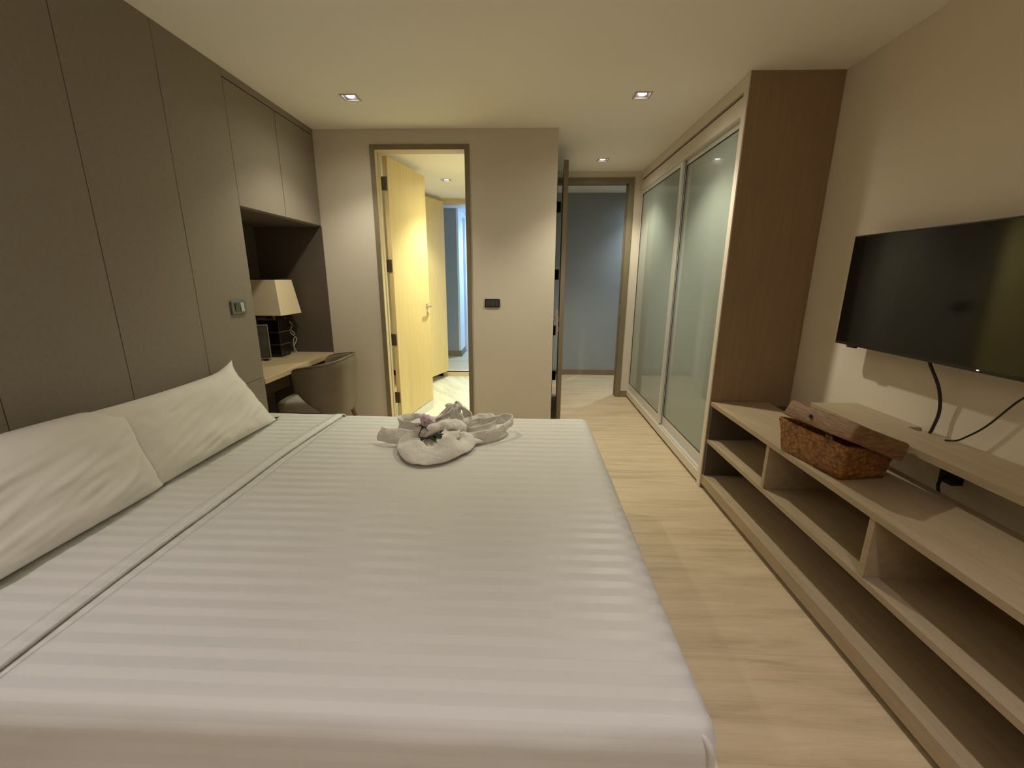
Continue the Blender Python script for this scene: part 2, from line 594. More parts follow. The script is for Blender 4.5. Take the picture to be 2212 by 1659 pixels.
# corridor beyond the entry door
S(MB().box(-.1, 2.4, 6.05, 6.15, 0, H).build('wall_corridor', 'grey_wall'))
S(MB().box(2.3, 2.4, 4.8, 6.15, 0, H).build('wall_corridor_right', 'grey_wall'))
S(MB().box(-.02, .08, 5.0, 6.15, 0, H).build('wall_corridor_left', 'paint'))
S(MB().box(.08, 2.3, 6.035, 6.05, 0, .075).build('baseboard_corridor', 'skirt', bev=.002))
S(MB().box(1.11, XW - .002, D2 - .014, D2, 0, .075).build('baseboard_entry', 'skirt', bev=.002))
S(MB().box(-.455, XP, D - .014, D, 0, .075).box(XL + .01, -1.221, D - .014, D, 0, .075).build('baseboard_back', 'skirt', bev=.002))


# ------------------------------------------------------------------ door leaves
def leaf(name, hx, hy, ex, ey, th, z0, z1, m, label):
    """leaf from hinge corner (hx,hy) to latch corner (ex,ey); thickness th towards the left of the direction"""
    root = empty(name, ((hx + ex) / 2, (hy + ey) / 2, z0), label, 'door')
    d = Vector((ex - hx, ey - hy, 0))
    u = d.normalized()
    n = Vector((-u.y, u.x, 0)) * th
    MB().obox((hx, hy, z0), d, n, (0, 0, z1 - z0)).build('door_panel', m, parent=root, bev=.0015)
    return root, u, n.normalized()


lf, u, n = leaf('door_leaf', -1.131, 3.655, -.997, 4.36, .04, .095, 2.297, 'door_wood',
                'pale yellow wooden door leaf standing open into the lit bathroom')
q = Vector((-1.131, 3.655, 0)) + u * .655          # lever
rt_ = -n
hb = MB()
hb.obox(q + Vector((0, 0, 1.062)) - u * .022, u * .044, rt_ * .008, (0, 0, .048))
hb.cyl(q + Vector((0, 0, 1.086)), q + rt_ * .05 + Vector((0, 0, 1.086)), .009)
hb.obox(q + Vector((0, 0, 1.074)) - u * .012 + rt_ * .045, u * -.11, rt_ * .012, (0, 0, .022))
hb.build('handle', 'steel', parent=lf, bev=.002)
kb = MB()
kb.obox(q + Vector((0, 0, .98)) - u * .018, u * .036, rt_ * .006, (0, 0, .048))
kp = kb.build('lock_plate', 'steel', parent=lf, bev=.002)
MB().obox(q + Vector((0, 0, .992)) - u * .005 + rt_ * .0055, u * .010, rt_ * .002, (0, 0, .022)).build('keyhole', 'black', parent=kp)
for z in (2.095, 1.457, .832, .308):
    mb = MB()
    mb.cyl((-1.181, 3.6585, z - .05), (-1.181, 3.6585, z + .05), .0095, n=12)
    mb.box(-1.183, -1.165, 3.650, 3.653, z - .05, z + .05)
    mb.box(-1.176, -1.140, 3.6515, 3.6545, z - .05, z + .05)
    mb.build('hinge', 'hinge', parent=lf)
put(MB().obox((-1.128, 3.67, 0), (.131, .69, 0), (-.075, .014, 0), (0, 0, .088)).build('painted_light_strip', 'hall_white', bev=.002),  # white box in place of light passing under the leaf
    'low white strip standing in for light on the floor under the open bathroom door', 'light strip')

lf, u, n = leaf('door_leaf', -1.131, 5.80, -1.40, 5.03, .04, .09, 2.30, 'door_wood',
                'farther pale wooden door leaf at the far end of the bathroom')
for z in (2.05, 1.1, .35):
    MB().cyl((-1.118, 5.822, z - .05), (-1.118, 5.822, z + .05), .010, n=10).build('hinge', 'hinge', parent=lf)

lf, u, n = leaf('door_leaf', .353, 4.875, .294, 3.935, .04, .012, 2.33, 'leaf_dark',
                'taupe wooden entry door leaf seen edge on, open beside the passage wall')
q = Vector((.294, 3.935, 0)) - u * .065
hb = MB()
hb.obox(q + Vector((0, 0, .965)) - u * .018, u * .036, -n * .0 + n * -.008, (0, 0, .05))
o1 = q
hb.cyl(q + Vector((0, 0, .99)), q - n * -.0 + (-n) * .05 + Vector((0, 0, .99)), .009)
hb.obox(q + Vector((0, 0, .979)) + (-n) * .042 + u * .012, u * -.11, (-n) * .012, (0, 0, .022))
MB().obox(q + Vector((0, 0, .875)) - u * .015, u * .03, (-n) * .007, (0, 0, .045)).build('lock_plate', 'steel', parent=lf)
hb.build('handle', 'steel', parent=lf, bev=.002)
MB().box(.264, .286, 3.9325, 3.936, .84, 1.08).build('latch_plate', 'steel', parent=lf, bev=.001)
hb = MB()
hb.box(.226, .262, 3.98, 4.0, .985, 1.005).box(.226, .236, 3.98, 4.09, .983, 1.007)
hb.build('handle', 'steel', parent=lf, bev=.002)
for z in (2.10, 1.40, .78, .25):
    mb = MB()
    mb.cyl((.304, 4.872, z - .055), (.304, 4.872, z + .055), .010, n=12)
    mb.box(.300, .345, 4.876, 4.8825, z - .055, z + .055)
    mb.build('hinge', 'black', parent=lf)
sp = MB().box(1.0515, 1.0535, 4.90, 4.93, .95, 1.08).build('strike_plate', 'steel', parent=d2)

# ------------------------------------------------------------------ downlights
def downlight(x, y, z, label):
    r = empty('downlight', (x, y, z), label, 'ceiling light', 'square recessed ceiling downlights')
    mb = plate('z', z - .004, .004, x - .052, x + .052, y - .052, y + .052, [(x - .041, x + .041, y - .041, y + .041)])
    mb.build('trim_ring', 'trim_grey', parent=r)
    mb = MB()
    a, b = .0445, .032
    mb.add([(x + sx * a, y + sy * a, z) for sx, sy in ((-1, -1), (1, -1), (1, 1), (-1, 1))] +
           [(x + sx * b, y + sy * b, z + .035) for sx, sy in ((-1, -1), (1, -1), (1, 1), (-1, 1))],
           [(0, 1, 5, 4), (1, 2, 6, 5), (2, 3, 7, 6), (3, 0, 4, 7), (4, 5, 6, 7)])
    mb.build('reflector', 'can', parent=r)
    MB().cyl((x, y, z + .002), (x, y, z + .03), .024, .027, n=24).build('bulb', 'lamp_glow', parent=r, bev=.002)
    return r


lab = ['recessed square downlight in ceiling nearest the dark left wall', 'recessed square downlight in ceiling left of the wardrobe top, brightest',
       'recessed square downlight in the passage ceiling near the entry door',
       'recessed downlight beyond the near side of the bed, headboard side', 'recessed downlight beyond the near side of the bed, cabinet side',
       'recessed square downlight in the bathroom ceiling seen through open doorway', 'recessed downlight in the bathroom ceiling just behind the doorway wall']
for (x, y, z, c, p), lb in zip(LAMPS, lab):
    downlight(x, y, z, lb)

# ------------------------------------------------------------------ overhead cabinet, desk
wc = empty('wall_cabinet', (XL - .27, 3.03, 1.755), 'flush taupe overhead cabinet with two doors above the desk alcove', 'cabinet')
mb = MB()
mb.box(XL - .545, XL - .02, 2.541, D - .001, 1.755, 1.775)
mb.box(XL - .545, XL - .525, 2.541, D - .001, 1.775, H - .001)
mb.box(XL - .525, XL - .001, 2.541, D - .001, 2.409, H - .001)
mb.box(XL - .525, XL - .03, 2.541, 2.556, 1.775, 2.409)
mb.box(XL - .525, XL - .03, D - .016, D - .001, 1.775, 2.409)
mb.build('body', 'taupe', parent=wc)
MB().box(XL - .02, XL - .001, 2.543, 3.021, 1.760, 2.402).build('door', 'taupe', parent=wc, bev=.001)
MB().box(XL - .02, XL - .001, 3.026, D - .006, 1.760, 2.402).build('door', 'taupe', parent=wc, bev=.001)
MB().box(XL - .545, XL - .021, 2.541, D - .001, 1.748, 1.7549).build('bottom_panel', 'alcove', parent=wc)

dk = empty('desk', (XL - .27, 3.03, .70), 'pale oak desktop fitted into the dark alcove beside the bed', 'desk')
MB().box(XL - .548, XL + .004, 2.541, D - .013, .705, .742).build('desktop', 'desk_wood', parent=dk, bev=.002)
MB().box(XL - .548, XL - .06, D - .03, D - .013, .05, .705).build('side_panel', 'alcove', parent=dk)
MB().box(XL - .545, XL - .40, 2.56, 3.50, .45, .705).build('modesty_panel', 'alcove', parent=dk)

# ------------------------------------------------------------------ table lamp
LX, LY, LZ = -2.015, 3.325, .742
tl = empty('table_lamp', (LX, LY, LZ), 'black block table lamp with square cream shade on the desk', 'lamp')
base = MB()
for k in range(3):
    z0 = LZ + .004 + k * .099
    w0 = .070 + k * .004
    base.frustum(LX, LY, z0, z0 + .093, w0, w0, w0 + .003, w0 + .003)
base.build('lamp_base', 'black_gloss', parent=tl, bev=.003)
for k in range(2):
    z0 = LZ + .097 + k * .099
    w0 = .074 + k * .004
    MB().box(LX - w0, LX + w0, LY - w0, LY + w0, z0 - .001, z0 + .007).build('brass_strip', 'brass', parent=tl)
MB().cyl((LX, LY, LZ + .295), (LX, LY, LZ + .42), .010).build('pole', 'brass', parent=tl)
mb = MB()
z0, z1, a, b = LZ + .335, LZ + .603, .150, .115
cor = lambda h, z: [Vector((LX - h, LY - h, z)), Vector((LX + h, LY - h, z)), Vector((LX + h, LY + h, z)), Vector((LX - h, LY + h, z))]
mb.loft([cor(a, z0), cor(b, z1)])
ls = mb.build('lamp_shade', 'shade', parent=tl, solid=.003)
mb = MB()
mb.loft([cor(b + .002, z1 - .004), cor(b + .002, z1 + .003), cor(b - .006, z1 + .003), cor(b - .006, z1 - .004), cor(b + .002, z1 - .004)])
for s_ in (-1, 1):
    mb.obox((LX - .004, LY, z1 - .006), (.008, 0, 0), (0, s_ * b, 0), (0, 0, .004))
    mb.obox((LX, LY - .004, z1 - .006), (s_ * b, 0, 0), (0, .008, 0), (0, 0, .004))
mb.build('shade_rim', 'shade_trim', parent=ls)
MB().cyl((LX, LY, LZ + .42), (LX, LY, LZ + .60), .012, .004).build('lamp_socket', 'shade_trim', parent=tl)
mb = MB()
mb.tube([(LX + .04, LY + .085, LZ + .30), (LX + .075, LY + .12, LZ + .24), (LX + .06, LY + .105, LZ + .18), (LX + .09, LY + .14, LZ + .12),
         (LX + .07, LY + .12, LZ + .06), (LX + .085, LY + .13, LZ + .006)], .0035)
mb.tube([(LX + .03, LY + .09, LZ + .22), (LX + .08, LY + .13, LZ + .17), (LX + .075, LY + .11, LZ + .10), (LX + .06, LY + .14, LZ + .01)], .003)
mb.build('power_cord', 'white_cord', parent=tl, smooth=True)
mb = MB()
mb.tube([(LX + .04, LY + .09, LZ + .28), (LX + .10, LY + .14, LZ + .20), (LX + .08, LY + .12, LZ + .14), (LX + .05, LY + .10, LZ + .10)], .004)
mb.build('power_cord', 'black', parent=tl, smooth=True)

# small frame behind the lamp
fx, fy = -2.05, 3.10
pf = empty('picture_frame', (fx, fy, LZ), 'small dark picture frame standing left of the lamp, half hidden', 'frame')
uf = Vector((.10, .06, 0)).normalized()
nf = Vector((uf.y, -uf.x, 0))
o_ = Vector((fx, fy, LZ)) - uf * .10 + Vector((0, 0, .012))
MB().obox(o_, uf * .20, -nf * .012, (0, 0, .26)).build('backing', 'black', parent=pf)
w_ = .006
mb = MB()
mb.obox(o_ + nf * .001, uf * w_, nf * .008, (0, 0, .26))
mb.obox(o_ + uf * (.20 - w_) + nf * .001, uf * w_, nf * .008, (0, 0, .26))
mb.obox(o_ + uf * w_ + nf * .001, uf * (.2 - 2 * w_), nf * .008, (0, 0, w_))
mb.obox(o_ + uf * w_ + nf * .001 + Vector((0, 0, .26 - w_)), uf * (.2 - 2 * w_), nf * .008, (0, 0, w_))
mb.build('border', 'steel', parent=pf)
MB().obox(o_ + uf * w_ + nf * .0005 + Vector((0, 0, w_)), uf * (.2 - 2 * w_), nf * .003, (0, 0, .26 - 2 * w_)).build('pane', varied('frame_picture', (.07, .065, .055), .3, .3, ns=14), parent=pf)
for d_ in (.02, .15):
    MB().obox(o_ - Vector((0, 0, .0115)) + uf * d_ - nf * .01, uf * .03, nf * .05, (0, 0, .012)).build('foot', 'black', parent=pf, bev=.003)

# ------------------------------------------------------------------ added fill uplighter, unseen behind the camera
fl_ = empty('added_fill_lamp', (-.30, -1.55, 0), 'tall uplighter added out of view as fill light for the ceiling', 'lamp')
MB().cyl((-.30, -1.55, 0), (-.30, -1.55, .025), .14, .13, n=32).build('base', 'black', parent=fl_)
MB().cyl((-.30, -1.55, .025), (-.30, -1.55, 1.76), .012, n=16).build('pole', 'black', parent=fl_)
mb = MB()
mb.loft([[Vector((-.30 + r_ * math.cos(2 * math.pi * i / 32), -1.55 + r_ * math.sin(2 * math.pi * i / 32), z_)) for i in range(32)]
         for r_, z_ in ((.02, 1.755), (.09, 1.775), (.15, 1.82), (.17, 1.87))])
mb.build('lamp_shade', 'shade', parent=fl_, solid=.004, smooth=True)

# ------------------------------------------------------------------ switches
sw = empty('light_switch', (XL, 2.392, 1.155), 'silver two-rocker light switch on the dark panelled wall', 'switch')
MB().box(XL + .0002, XL + .010, 2.330, 2.455, 1.157, 1.236).build('plate', 'switch_plate', parent=sw, bev=.005, segs=3)
MB().add([(XL + .010, 2.356, 1.172), (XL + .010, 2.386, 1.172), (XL + .010, 2.386, 1.222), (XL + .010, 2.356, 1.222),
          (XL + .0115, 2.356, 1.172), (XL + .0115, 2.386, 1.172), (XL + .016, 2.386, 1.222), (XL + .016, 2.356, 1.222)],
         [(0, 1, 2, 3), (4, 5, 6, 7), (0, 1, 5, 4), (1, 2, 6, 5), (2, 3, 7, 6), (3, 0, 4, 7)]).build('rocker', 'switch_dark', parent=sw, bev=.001)
r2 = MB().add([(XL + .010, 2.402, 1.172), (XL + .010, 2.430, 1.172), (XL + .010, 2.430, 1.222), (XL + .010, 2.402, 1.222),
          (XL + .016, 2.402, 1.172), (XL + .016, 2.430, 1.172), (XL + .0125, 2.430, 1.222), (XL + .0125, 2.402, 1.222)],
         [(0, 1, 2, 3), (4, 5, 6, 7), (0, 1, 5, 4), (1, 2, 6, 5), (2, 3, 7, 6), (3, 0, 4, 7)]).build('rocker', 'switch_pale', parent=sw, bev=.001)
r2['label'] = 'pale silver rocker'
sw = empty('light_switch', (-.287, D, 1.125), 'black rectangular light switch on beige wall between the two doorways', 'switch')
MB().box(-.349, -.225, D - .010, D - .0002, 1.128, 1.196).build('plate', 'black', parent=sw, bev=.003)
for k in range(3):
    x = -.340 + k * .0365
    MB().box(x, x + .0335, D - .0135, D - .0099, 1.137, 1.187).build('rocker', 'switch_dark', parent=sw, bev=.001)

# ------------------------------------------------------------------ wardrobe
wd = empty('wardrobe', ((XW + XR) / 2, (DW + D2) / 2, 0), 'built-in wardrobe with frosted glass sliding doors and brown side panel', 'wardrobe')
YE = D2 - .002
MB().box(XW - .002, XR - .002, DW, DW + .018, .002, H - .001).build('side_panel', 'side_brown', parent=wd)
mb = MB()
mb.box(XW - .010, XW + .06, DW + .018, DW + .050, .002, H - .0015)
mb.box(XW - .010, XW - .002, DW + .001, DW + .018, .002, H - .0015)      # end post
mb.build('end_post', 'white_lacquer', parent=wd, bev=.0015)
mb = MB()
mb.box(XW, XW + .05, DW + .050, YE, 2.375, H - .0015)                   # upper fascia
mb.box(XW + .0, XW + .05, DW + .050, YE, 2.262, 2.352)                  # lower fascia
mb.build('fascia', 'white_lacquer', parent=wd, bev=.001)
MB().box(XW + .022, XW + .05, DW + .050, YE, 2.352, 2.375).build('shadow_gap', 'hinge', parent=wd)
MB().box(XW - .004, XW + .10, DW + .050, YE, .022, .088).build('plinth', 'white_lacquer', parent=wd, bev=.002)
MB().box(XW + .02, XW + .10, DW + .050, YE, .001, .022).build('toe_gap', 'black', parent=wd)
mb = MB()
for k in range(4):
    x = XW + .002 + k * .026
    mb.box(x, x + .004, DW + .051, YE - .001, .088, .103)
mb.box(XW + .0, XW + .084, DW + .051, YE - .001, .088, .092)
mb.build('track', 'alu', parent=wd)
MB().box(XW + .0, XW + .084, DW + .051, YE - .001, 2.2535, 2.262).build('track', 'alu', parent=wd)
MB().box(XW + .12, XR - .002, DW + .03, YE, .05, .07).build('floor_board', 'white_lacquer', parent=wd)


def sliding(y0, y1, x0, label):
    st, zb, zt = .045, .100, 2.253
    mb = MB()
    mb.box(x0, x0 + .022, y0, y0 + st, zb, zt)
    mb.box(x0, x0 + .022, y1 - st, y1, zb, zt)
    mb.box(x0, x0 + .022, y0 + st, y1 - st, zb, zb + .075)
    mb.box(x0, x0 + .022, y0 + st, y1 - st, zt - .035, zt)
    f = mb.build('sliding_door', 'alu', parent=wd, bev=.0015)
    f['label'] = label
    g = MB()
    a0, a1, b0, b1 = y0 + st, y1 - st, zb + .075, zt - .035
    w = .004
    for bx in ((a0, a0 + w, b0, b1), (a1 - w, a1, b0, b1), (a0, a1, b0, b0 + w), (a0, a1, b1 - w, b1)):
        g.box(x0 + .003, x0 + .008, bx[0], bx[1], bx[2], bx[3])
    g.build('gasket', 'gasket', parent=f)
    MB().box(x0 + .008, x0 + .014, a0, a1, b0, b1).build('glass_pane', 'glass', parent=f)


sliding(DW + .051, 3.70, XW + .034, 'near sliding door with the larger glass pane')
sliding(3.655, YE - .002, XW + .006, 'far sliding door next to the entry')

# ------------------------------------------------------------------ tv cabinet
YC0, YC1 = -1.6, DW - .002
tc = empty('tv_cabinet', ((XW + XR) / 2, (YC0 + YC1) / 2, 0), 'long low oak cabinet with open compartments along the right wall', 'cabinet')
XT = 1.545
MB().box(XW, XT, YC0, YC1, .576, .602).build('top_board', 'cab_wood', parent=tc, bev=.001)
MB().box(XW + .002, XR - .012, YC0, YC1, .326, .351).build('shelf', 'cab_wood', parent=tc, bev=.001)
MB().box(XW - .003, XR - .012, YC0, YC1, .032, .097).build('bottom_board', 'cab_wood', parent=tc, bev=.001)
MB().box(XW + .03, XR - .012, YC0, YC1, .001, .032).build('toe_board', 'hinge', parent=tc)
MB().box(XR - .012, XR - .001, YC0, YC1, .001, .5).build('back_panel', 'alcove', parent=tc)  # dark tone puts the shade of the compartments into the colour
for y in (1.985, 1.335, .68, .03):
    MB().box(XW + .003, XT + .02, y - .0125, y + .0125, .351, .576).build('divider', 'cab_wood', parent=tc, bev=.001)
MB().box(XW + .003, XR - .012, YC1 - .02, YC1, .097, .576).build('end_panel', 'alcove', parent=tc)  # brown panel, taken darker to paint in the shade inside
sh = MB()
nx0, nx1, ny0, ny1 = 1.625, XR - .001, 1.715, 1.765
plate('z', .732, .028, 1.448, XR - .001, YC0, 2.12, [(nx0, nx1, ny0, ny1)], sh)
hs = sh.build('ledge_board', 'cab_wood', parent=tc)
for y in (2.02, 1.2, .4, -.4):
    MB().box(XR - .10, XR - .001, y - .012, y + .012, .5, .732).build('ledge_bracket', 'cab_wood', parent=tc)

# ------------------------------------------------------------------ television
TX = 1.572
tv = empty('television', (TX, 1.745, 1.047), 'black flat television mounted on the beige right wall', 'television')
TY0, TY1, TZ0, TZ1 = 1.275, 2.212, 1.055, 1.570
MB().box(TX + .002, TX + .022, TY0, TY1, TZ0, TZ1).box(TX + .022, TX + .05, TY0 + .10, TY1 - .10, TZ0 + .03, TZ1 - .16).build('casing', 'tv_bezel', parent=tv, bev=.003)
MB().box(TX, TX + .0025, TY0 + .008, TY1 - .008, TZ0 + .014, TZ1 - .008).build('screen', 'tv_screen', parent=tv)
MB().box(TX - .001, TX + .002, 1.500, 1.506, TZ0 + .007, TZ0 + .010).build('power_light', 'led', parent=tv)
MB().box(TX + .05, XR - .012, 1.60, 1.90, 1.20, 1.40).box(XR - .012, XR - .0002, 1.50, 2.0, 1.18, 1.42).build('wall_bracket', 'black', parent=tv)
MB().box(TX + .003, TX + .018, 2.08, 2.13, TZ0 - .009, TZ0).build('foot_cover', 'tv_bezel', parent=tv)
mb = MB()
mb.tube([(1.605, 1.735, 1.075), (1.615, 1.72, 1.035), (1.64, 1.69, .95), (1.655, 1.68, .86), (1.650, 1.685, .78), (1.648, 1.69, .7625)], .0058)
put(mb.build('power_cable', 'cable', smooth=True), 'thick black cable hanging from the television to the ledge', 'cable')
mb = MB()
mb.tube([(1.60, 1.36, 1.075), (1.63, 1.37, 1.03), (1.655, 1.435, .965), (1.655, 1.50, .86), (1.650, 1.55, .80), (1.645, 1.58, .772), (1.63, 1.605, .7645)], .0034)
put(mb.build('thin_cable', 'cable', smooth=True), 'thin black cable slanting down from the television to the ledge', 'cable')
mb = MB().box(XR - .045, XR - .0005, 1.545, 1.60, .60, .66)
mb.tube([(1.645, 1.57, .63), (1.61, 1.56, .62), (1.60, 1.55, .58), (1.605, 1.50, .52), (1.62, 1.47, .46)], .006)
put(mb.build('plug_adapter', 'black', bev=.004), 'black plug with cable in the gap behind the cabinet top, right of basket', 'plug')

# ------------------------------------------------------------------ basket
th = math.radians(9)
bu = Vector((-math.sin(th), math.cos(th), 0))     # along the long side (away from camera)
bv = Vector((math.cos(th), math.sin(th), 0))      # towards the wall
B0 = Vector((1.232, 1.566, .6025))
bk = empty('woven_basket', B0 + bu * .15 + bv * .12, 'brown woven rattan basket with its lid askew on the cabinet top', 'basket')


def ringr(c0, lu, lv, grow, z, rad=.012, k=4, sag=0.):
    """rounded rectangle ring"""
    pts = []
    a0, a1, b0, b1 = -grow, lu + grow, -grow, lv + min(grow, .004)
    for cx, cy, s in ((a0 + rad, b0 + rad, 180), (a1 - rad, b0 + rad, 270), (a1 - rad, b1 - rad, 0), (a0 + rad, b1 - rad, 90)):
        for j in range(k + 1):
            t = math.radians(s + 90 * j / k)
            p = c0 + bu * (cx + rad * math.cos(t)) + bv * (cy + rad * math.sin(t))
            pts.append(Vector((p.x, p.y, z)))
    return pts


def dense(ring, n=4):
    out = []
    for i in range(len(ring)):
        a, b = ring[i], ring[(i + 1) % len(ring)]
        m_ = n if (b - a).length > .05 else 1
        for j in range(m_):
            out.append(a.lerp(b, j / m_))
    return out


mb = MB()
rings = []
for z, g in ((0, 0), (.04, .006), (.09, .012), (.125, .018), (.150, .022), (.154, .020), (.150, .016), (.10, .008), (.02, .001)):
    rings.append(dense(ringr(B0, .315, .200, g, B0.z + z), 8))
mb.loft(rings)
nr = len(rings[0])
mb.f.append(tuple(range(nr - 1, -1, -1)))
mb.f.append(tuple((len(rings) - 1) * nr + j for j in range(nr)))
for v in mb.v:
    v.z -= .045 * max(0, (v - B0).dot(bv)) / .20 * (v.z - B0.z) / .17
    v += Vector((noise.noise(v * 9), noise.noise(v * 9 + Vector((5, 0, 0))), 0)) * .004
mb.build('basket_body', 'rattan', parent=bk, smooth=True)

# lid: box open below, tipped down towards the wall
A = Vector((1.180, 1.862, .848))
Bc = Vector((1.214, 1.508, .855))
Cc = Vector((1.436, 1.548, .772))
eu = (A - Bc)
ev = (Cc - Bc)
ev -= eu * ev.dot(eu) / eu.dot(eu)
en = ev.cross(eu).normalized()
if en.z < 0:
    en = -en
LH = .070


def lidring(gr, h, rad=.012, k=3):
    pts = []
    lu, lv = eu.length, ev.length
    uu, vv = eu.normalized(), ev.normalized()
    a0, a1, b0, b1 = -gr, lu + gr, -gr, lv + gr
    for cx, cy, s in ((a0 + rad, b0 + rad, 180), (a1 - rad, b0 + rad, 270), (a1 - rad, b1 - rad, 0), (a0 + rad, b1 - rad, 90)):
        for j in range(k + 1):
            t = math.radians(s + 90 * j / k)
            pts.append(Bc + uu * (cx + rad * math.cos(t)) + vv * (cy + rad * math.sin(t)) - en * h)
    return dense(pts, 8)


mb = MB()
rings = [lidring(-.05, .000), lidring(-.008, .0), lidring(0, .005), lidring(.003, LH - .004), lidring(.002, LH), lidring(-.004, LH), lidring(-.008, .010), lidring(-.05, .008)]
mb.loft(rings)
nr = len(rings[0])
mb.f.append(tuple(range(nr - 1, -1, -1)))
mb.f.append(tuple((len(rings) - 1) * nr + j for j in range(nr)))
for v in mb.v:
    v += Vector((noise.noise(v * 12), noise.noise(v * 12 + Vector((5, 0, 0))), noise.noise(v * 12 + Vector((0, 7, 0))))) * .0035
ld = mb.build('lid', 'rattan_lid', parent=bk, smooth=True)
kc = Bc + eu * .58 - en * .036
MB().cyl(kc - ev.normalized() * .004, kc - ev.normalized() * .010, .008, .006, n=14).build('button', 'black', parent=ld)

# ------------------------------------------------------------------ bed
BX0, BX1, BY0, BY1 = XL + .012, .372, .604, 2.425
ZT, ZM = .560, .300


def rbox(x0, x1, y0, y1, z0, z1, r, nx, ny, nz, fn=None):
    """closed box surface, dense, with rounded edges"""
    bm = bmesh.new()
    idx = {}

    def V(i, j, k):
        key = (i, j, k)
        if key not in idx:
            p = Vector((x0 + (x1 - x0) * i / nx, y0 + (y1 - y0) * j / ny, z0 + (z1 - z0) * k / nz))
            c = Vector((min(max(p.x, x0 + r), x1 - r), min(max(p.y, y0 + r), y1 - r), min(max(p.z, z0 + r), z1 - r)))
            d = p - c
            if d.length > 1e-9:
                p = c + d.normalized() * min(r, max(abs(d.x), abs(d.y), abs(d.z)))
            idx[key] = p
        return idx[key]
    mb = MB()
    keys = {}
    faces = []

    def vid(k):
        if k not in keys:
            keys[k] = len(mb.v)
            p = V(*k).copy()
            if fn:
                p = fn(p)
            mb.v.append(p)
        return keys[k]
    for i in range(nx):
        for j in range(ny):
            for k in (0, nz):
                mb.f.append((vid((i, j, k)), vid((i + 1, j, k)), vid((i + 1, j + 1, k)), vid((i, j + 1, k))))
    for i in range(nx):
        for k in range(nz):
            for j in (0, ny):
                mb.f.append((vid((i, j, k)), vid((i + 1, j, k)), vid((i + 1, j, k + 1)), vid((i, j, k + 1))))
    for j in range(ny):
        for k in range(nz):
            for i in (0, nx):
                mb.f.append((vid((i, j, k)), vid((i, j + 1, k)), vid((i, j + 1, k + 1)), vid((i, j, k + 1))))
    bm.free()
    return mb


bed = empty('bed', ((BX0 + BX1) / 2, (BY0 + BY1) / 2, 0), 'wide double bed with white mattress cover on a cream base', 'bed')
MB().box(BX0, .452, BY0 - .02, BY1 - .13, .03, .292).build('bed_base', 'cream_base', parent=bed, bev=.006)
for x in (BX0 + .06, .38):
    for y in (BY0 + .08, BY1 - .16):
        MB().cyl((x, y, 0), (x, y, .032), .025, .028).build('foot', 'black', parent=bed)


def soften(p):
    w = noise.noise(Vector((p.x * 2.2, p.y * 2.2, p.z * 2))) * .005
    w += noise.noise(Vector((p.x * 9, p.y * 5, p.z * 6))) * .0012
    q = p.copy()
    if p.z > ZT - .02:
        q.z += w
    side = (p.z - ZM) / (ZT - ZM)
    if side < .9:
        q.y += noise.noise(Vector((p.x * 5, 3.3, p.z * 9))) * .004 * (1 if p.y > 1.5 else -1)
        q.x += noise.noise(Vector((7.1, p.y * 5, p.z * 9))) * .004
    return q


rbox(BX0 + .002, BX1 - .006, BY0 + .006, BY1 - .006, ZM - .006, ZT - .006, .045, 60, 54, 12, soften).build('mattress', 'sheet', parent=bed, smooth=True)

# top sheet: drapes over the foot part and both sides; turned back towards the pillows
XF = -1.112                      # fold line


def fold_x(y):
    return XF - .02 * math.sin((y - .7) / 1.6 * math.pi) + .003 * math.sin(y * 6)


R = .050


def prof(t, lo, hi, drop):
    """arc-length profile across a rounded slab lo..hi at height ZT, with sides dropping by drop. returns (pos, z)"""
    top = hi - lo - 2 * R
    arc = math.pi / 2 * R
    s = t * (2 * drop + 2 * arc + top)
    if s < drop:
        return lo, ZT - R - (drop - s), -1
    s -= drop
    if s < arc:
        a = s / R
        return lo + R - R * math.cos(a), ZT - R + R * math.sin(a), -1
    s -= arc
    if s < top:
        return lo + R + s, ZT, 0
    s -= top
    if s < arc:
        a = s / R
        return hi - R + R * math.sin(a), ZT - R + R * math.cos(a), 1
    s -= arc
    return hi, ZT - R - s, 1


# rounded sheet over three sides, built like a rounded box without bottom / head face
def sheet_fn(p):
    q = soften(p)
    # hospital fold at the near foot corner
    c = Vector((BX1 - .012, BY0 + .004))
    d = (Vector((p.x, p.y)) - c).length
    if p.z < ZT - .01 and d < .07:
        q.x += .004 * math.cos(d / .07 * math.pi / 2)
    # slight sag of the top towards the foot edge and a lift at the near edge
    if p.z > ZT - .03:
        q.z += .004 * math.exp(-((p.y - BY0 - .12) / .10) ** 2) + .003 * math.exp(-((p.x - BX1 + .1) / .10) ** 2)
    return q


mb = rbox(XF + .0, BX1, BY0, BY1, ZM + .004, ZT, .05, 72, 80, 14, None)
keep = []
for f in mb.f:
    c = sum((mb.v[i] for i in f), Vector()) / len(f)
    if c.z < ZM + .012 or c.x < XF + .028:
        continue
    keep.append(f)
mb.f = keep
used = sorted({i for f in keep for i in f})
mp2 = {o: i for i, o in enumerate(used)}
mb.v = [mb.v[i] for i in used]
mb.f = [tuple(mp2[i] for i in f) for f in keep]
mb.v = [sheet_fn(v) for v in mb.v]
bs = mb.build('top_sheet', 'sheet', parent=bed, smooth=True, solid=.002)

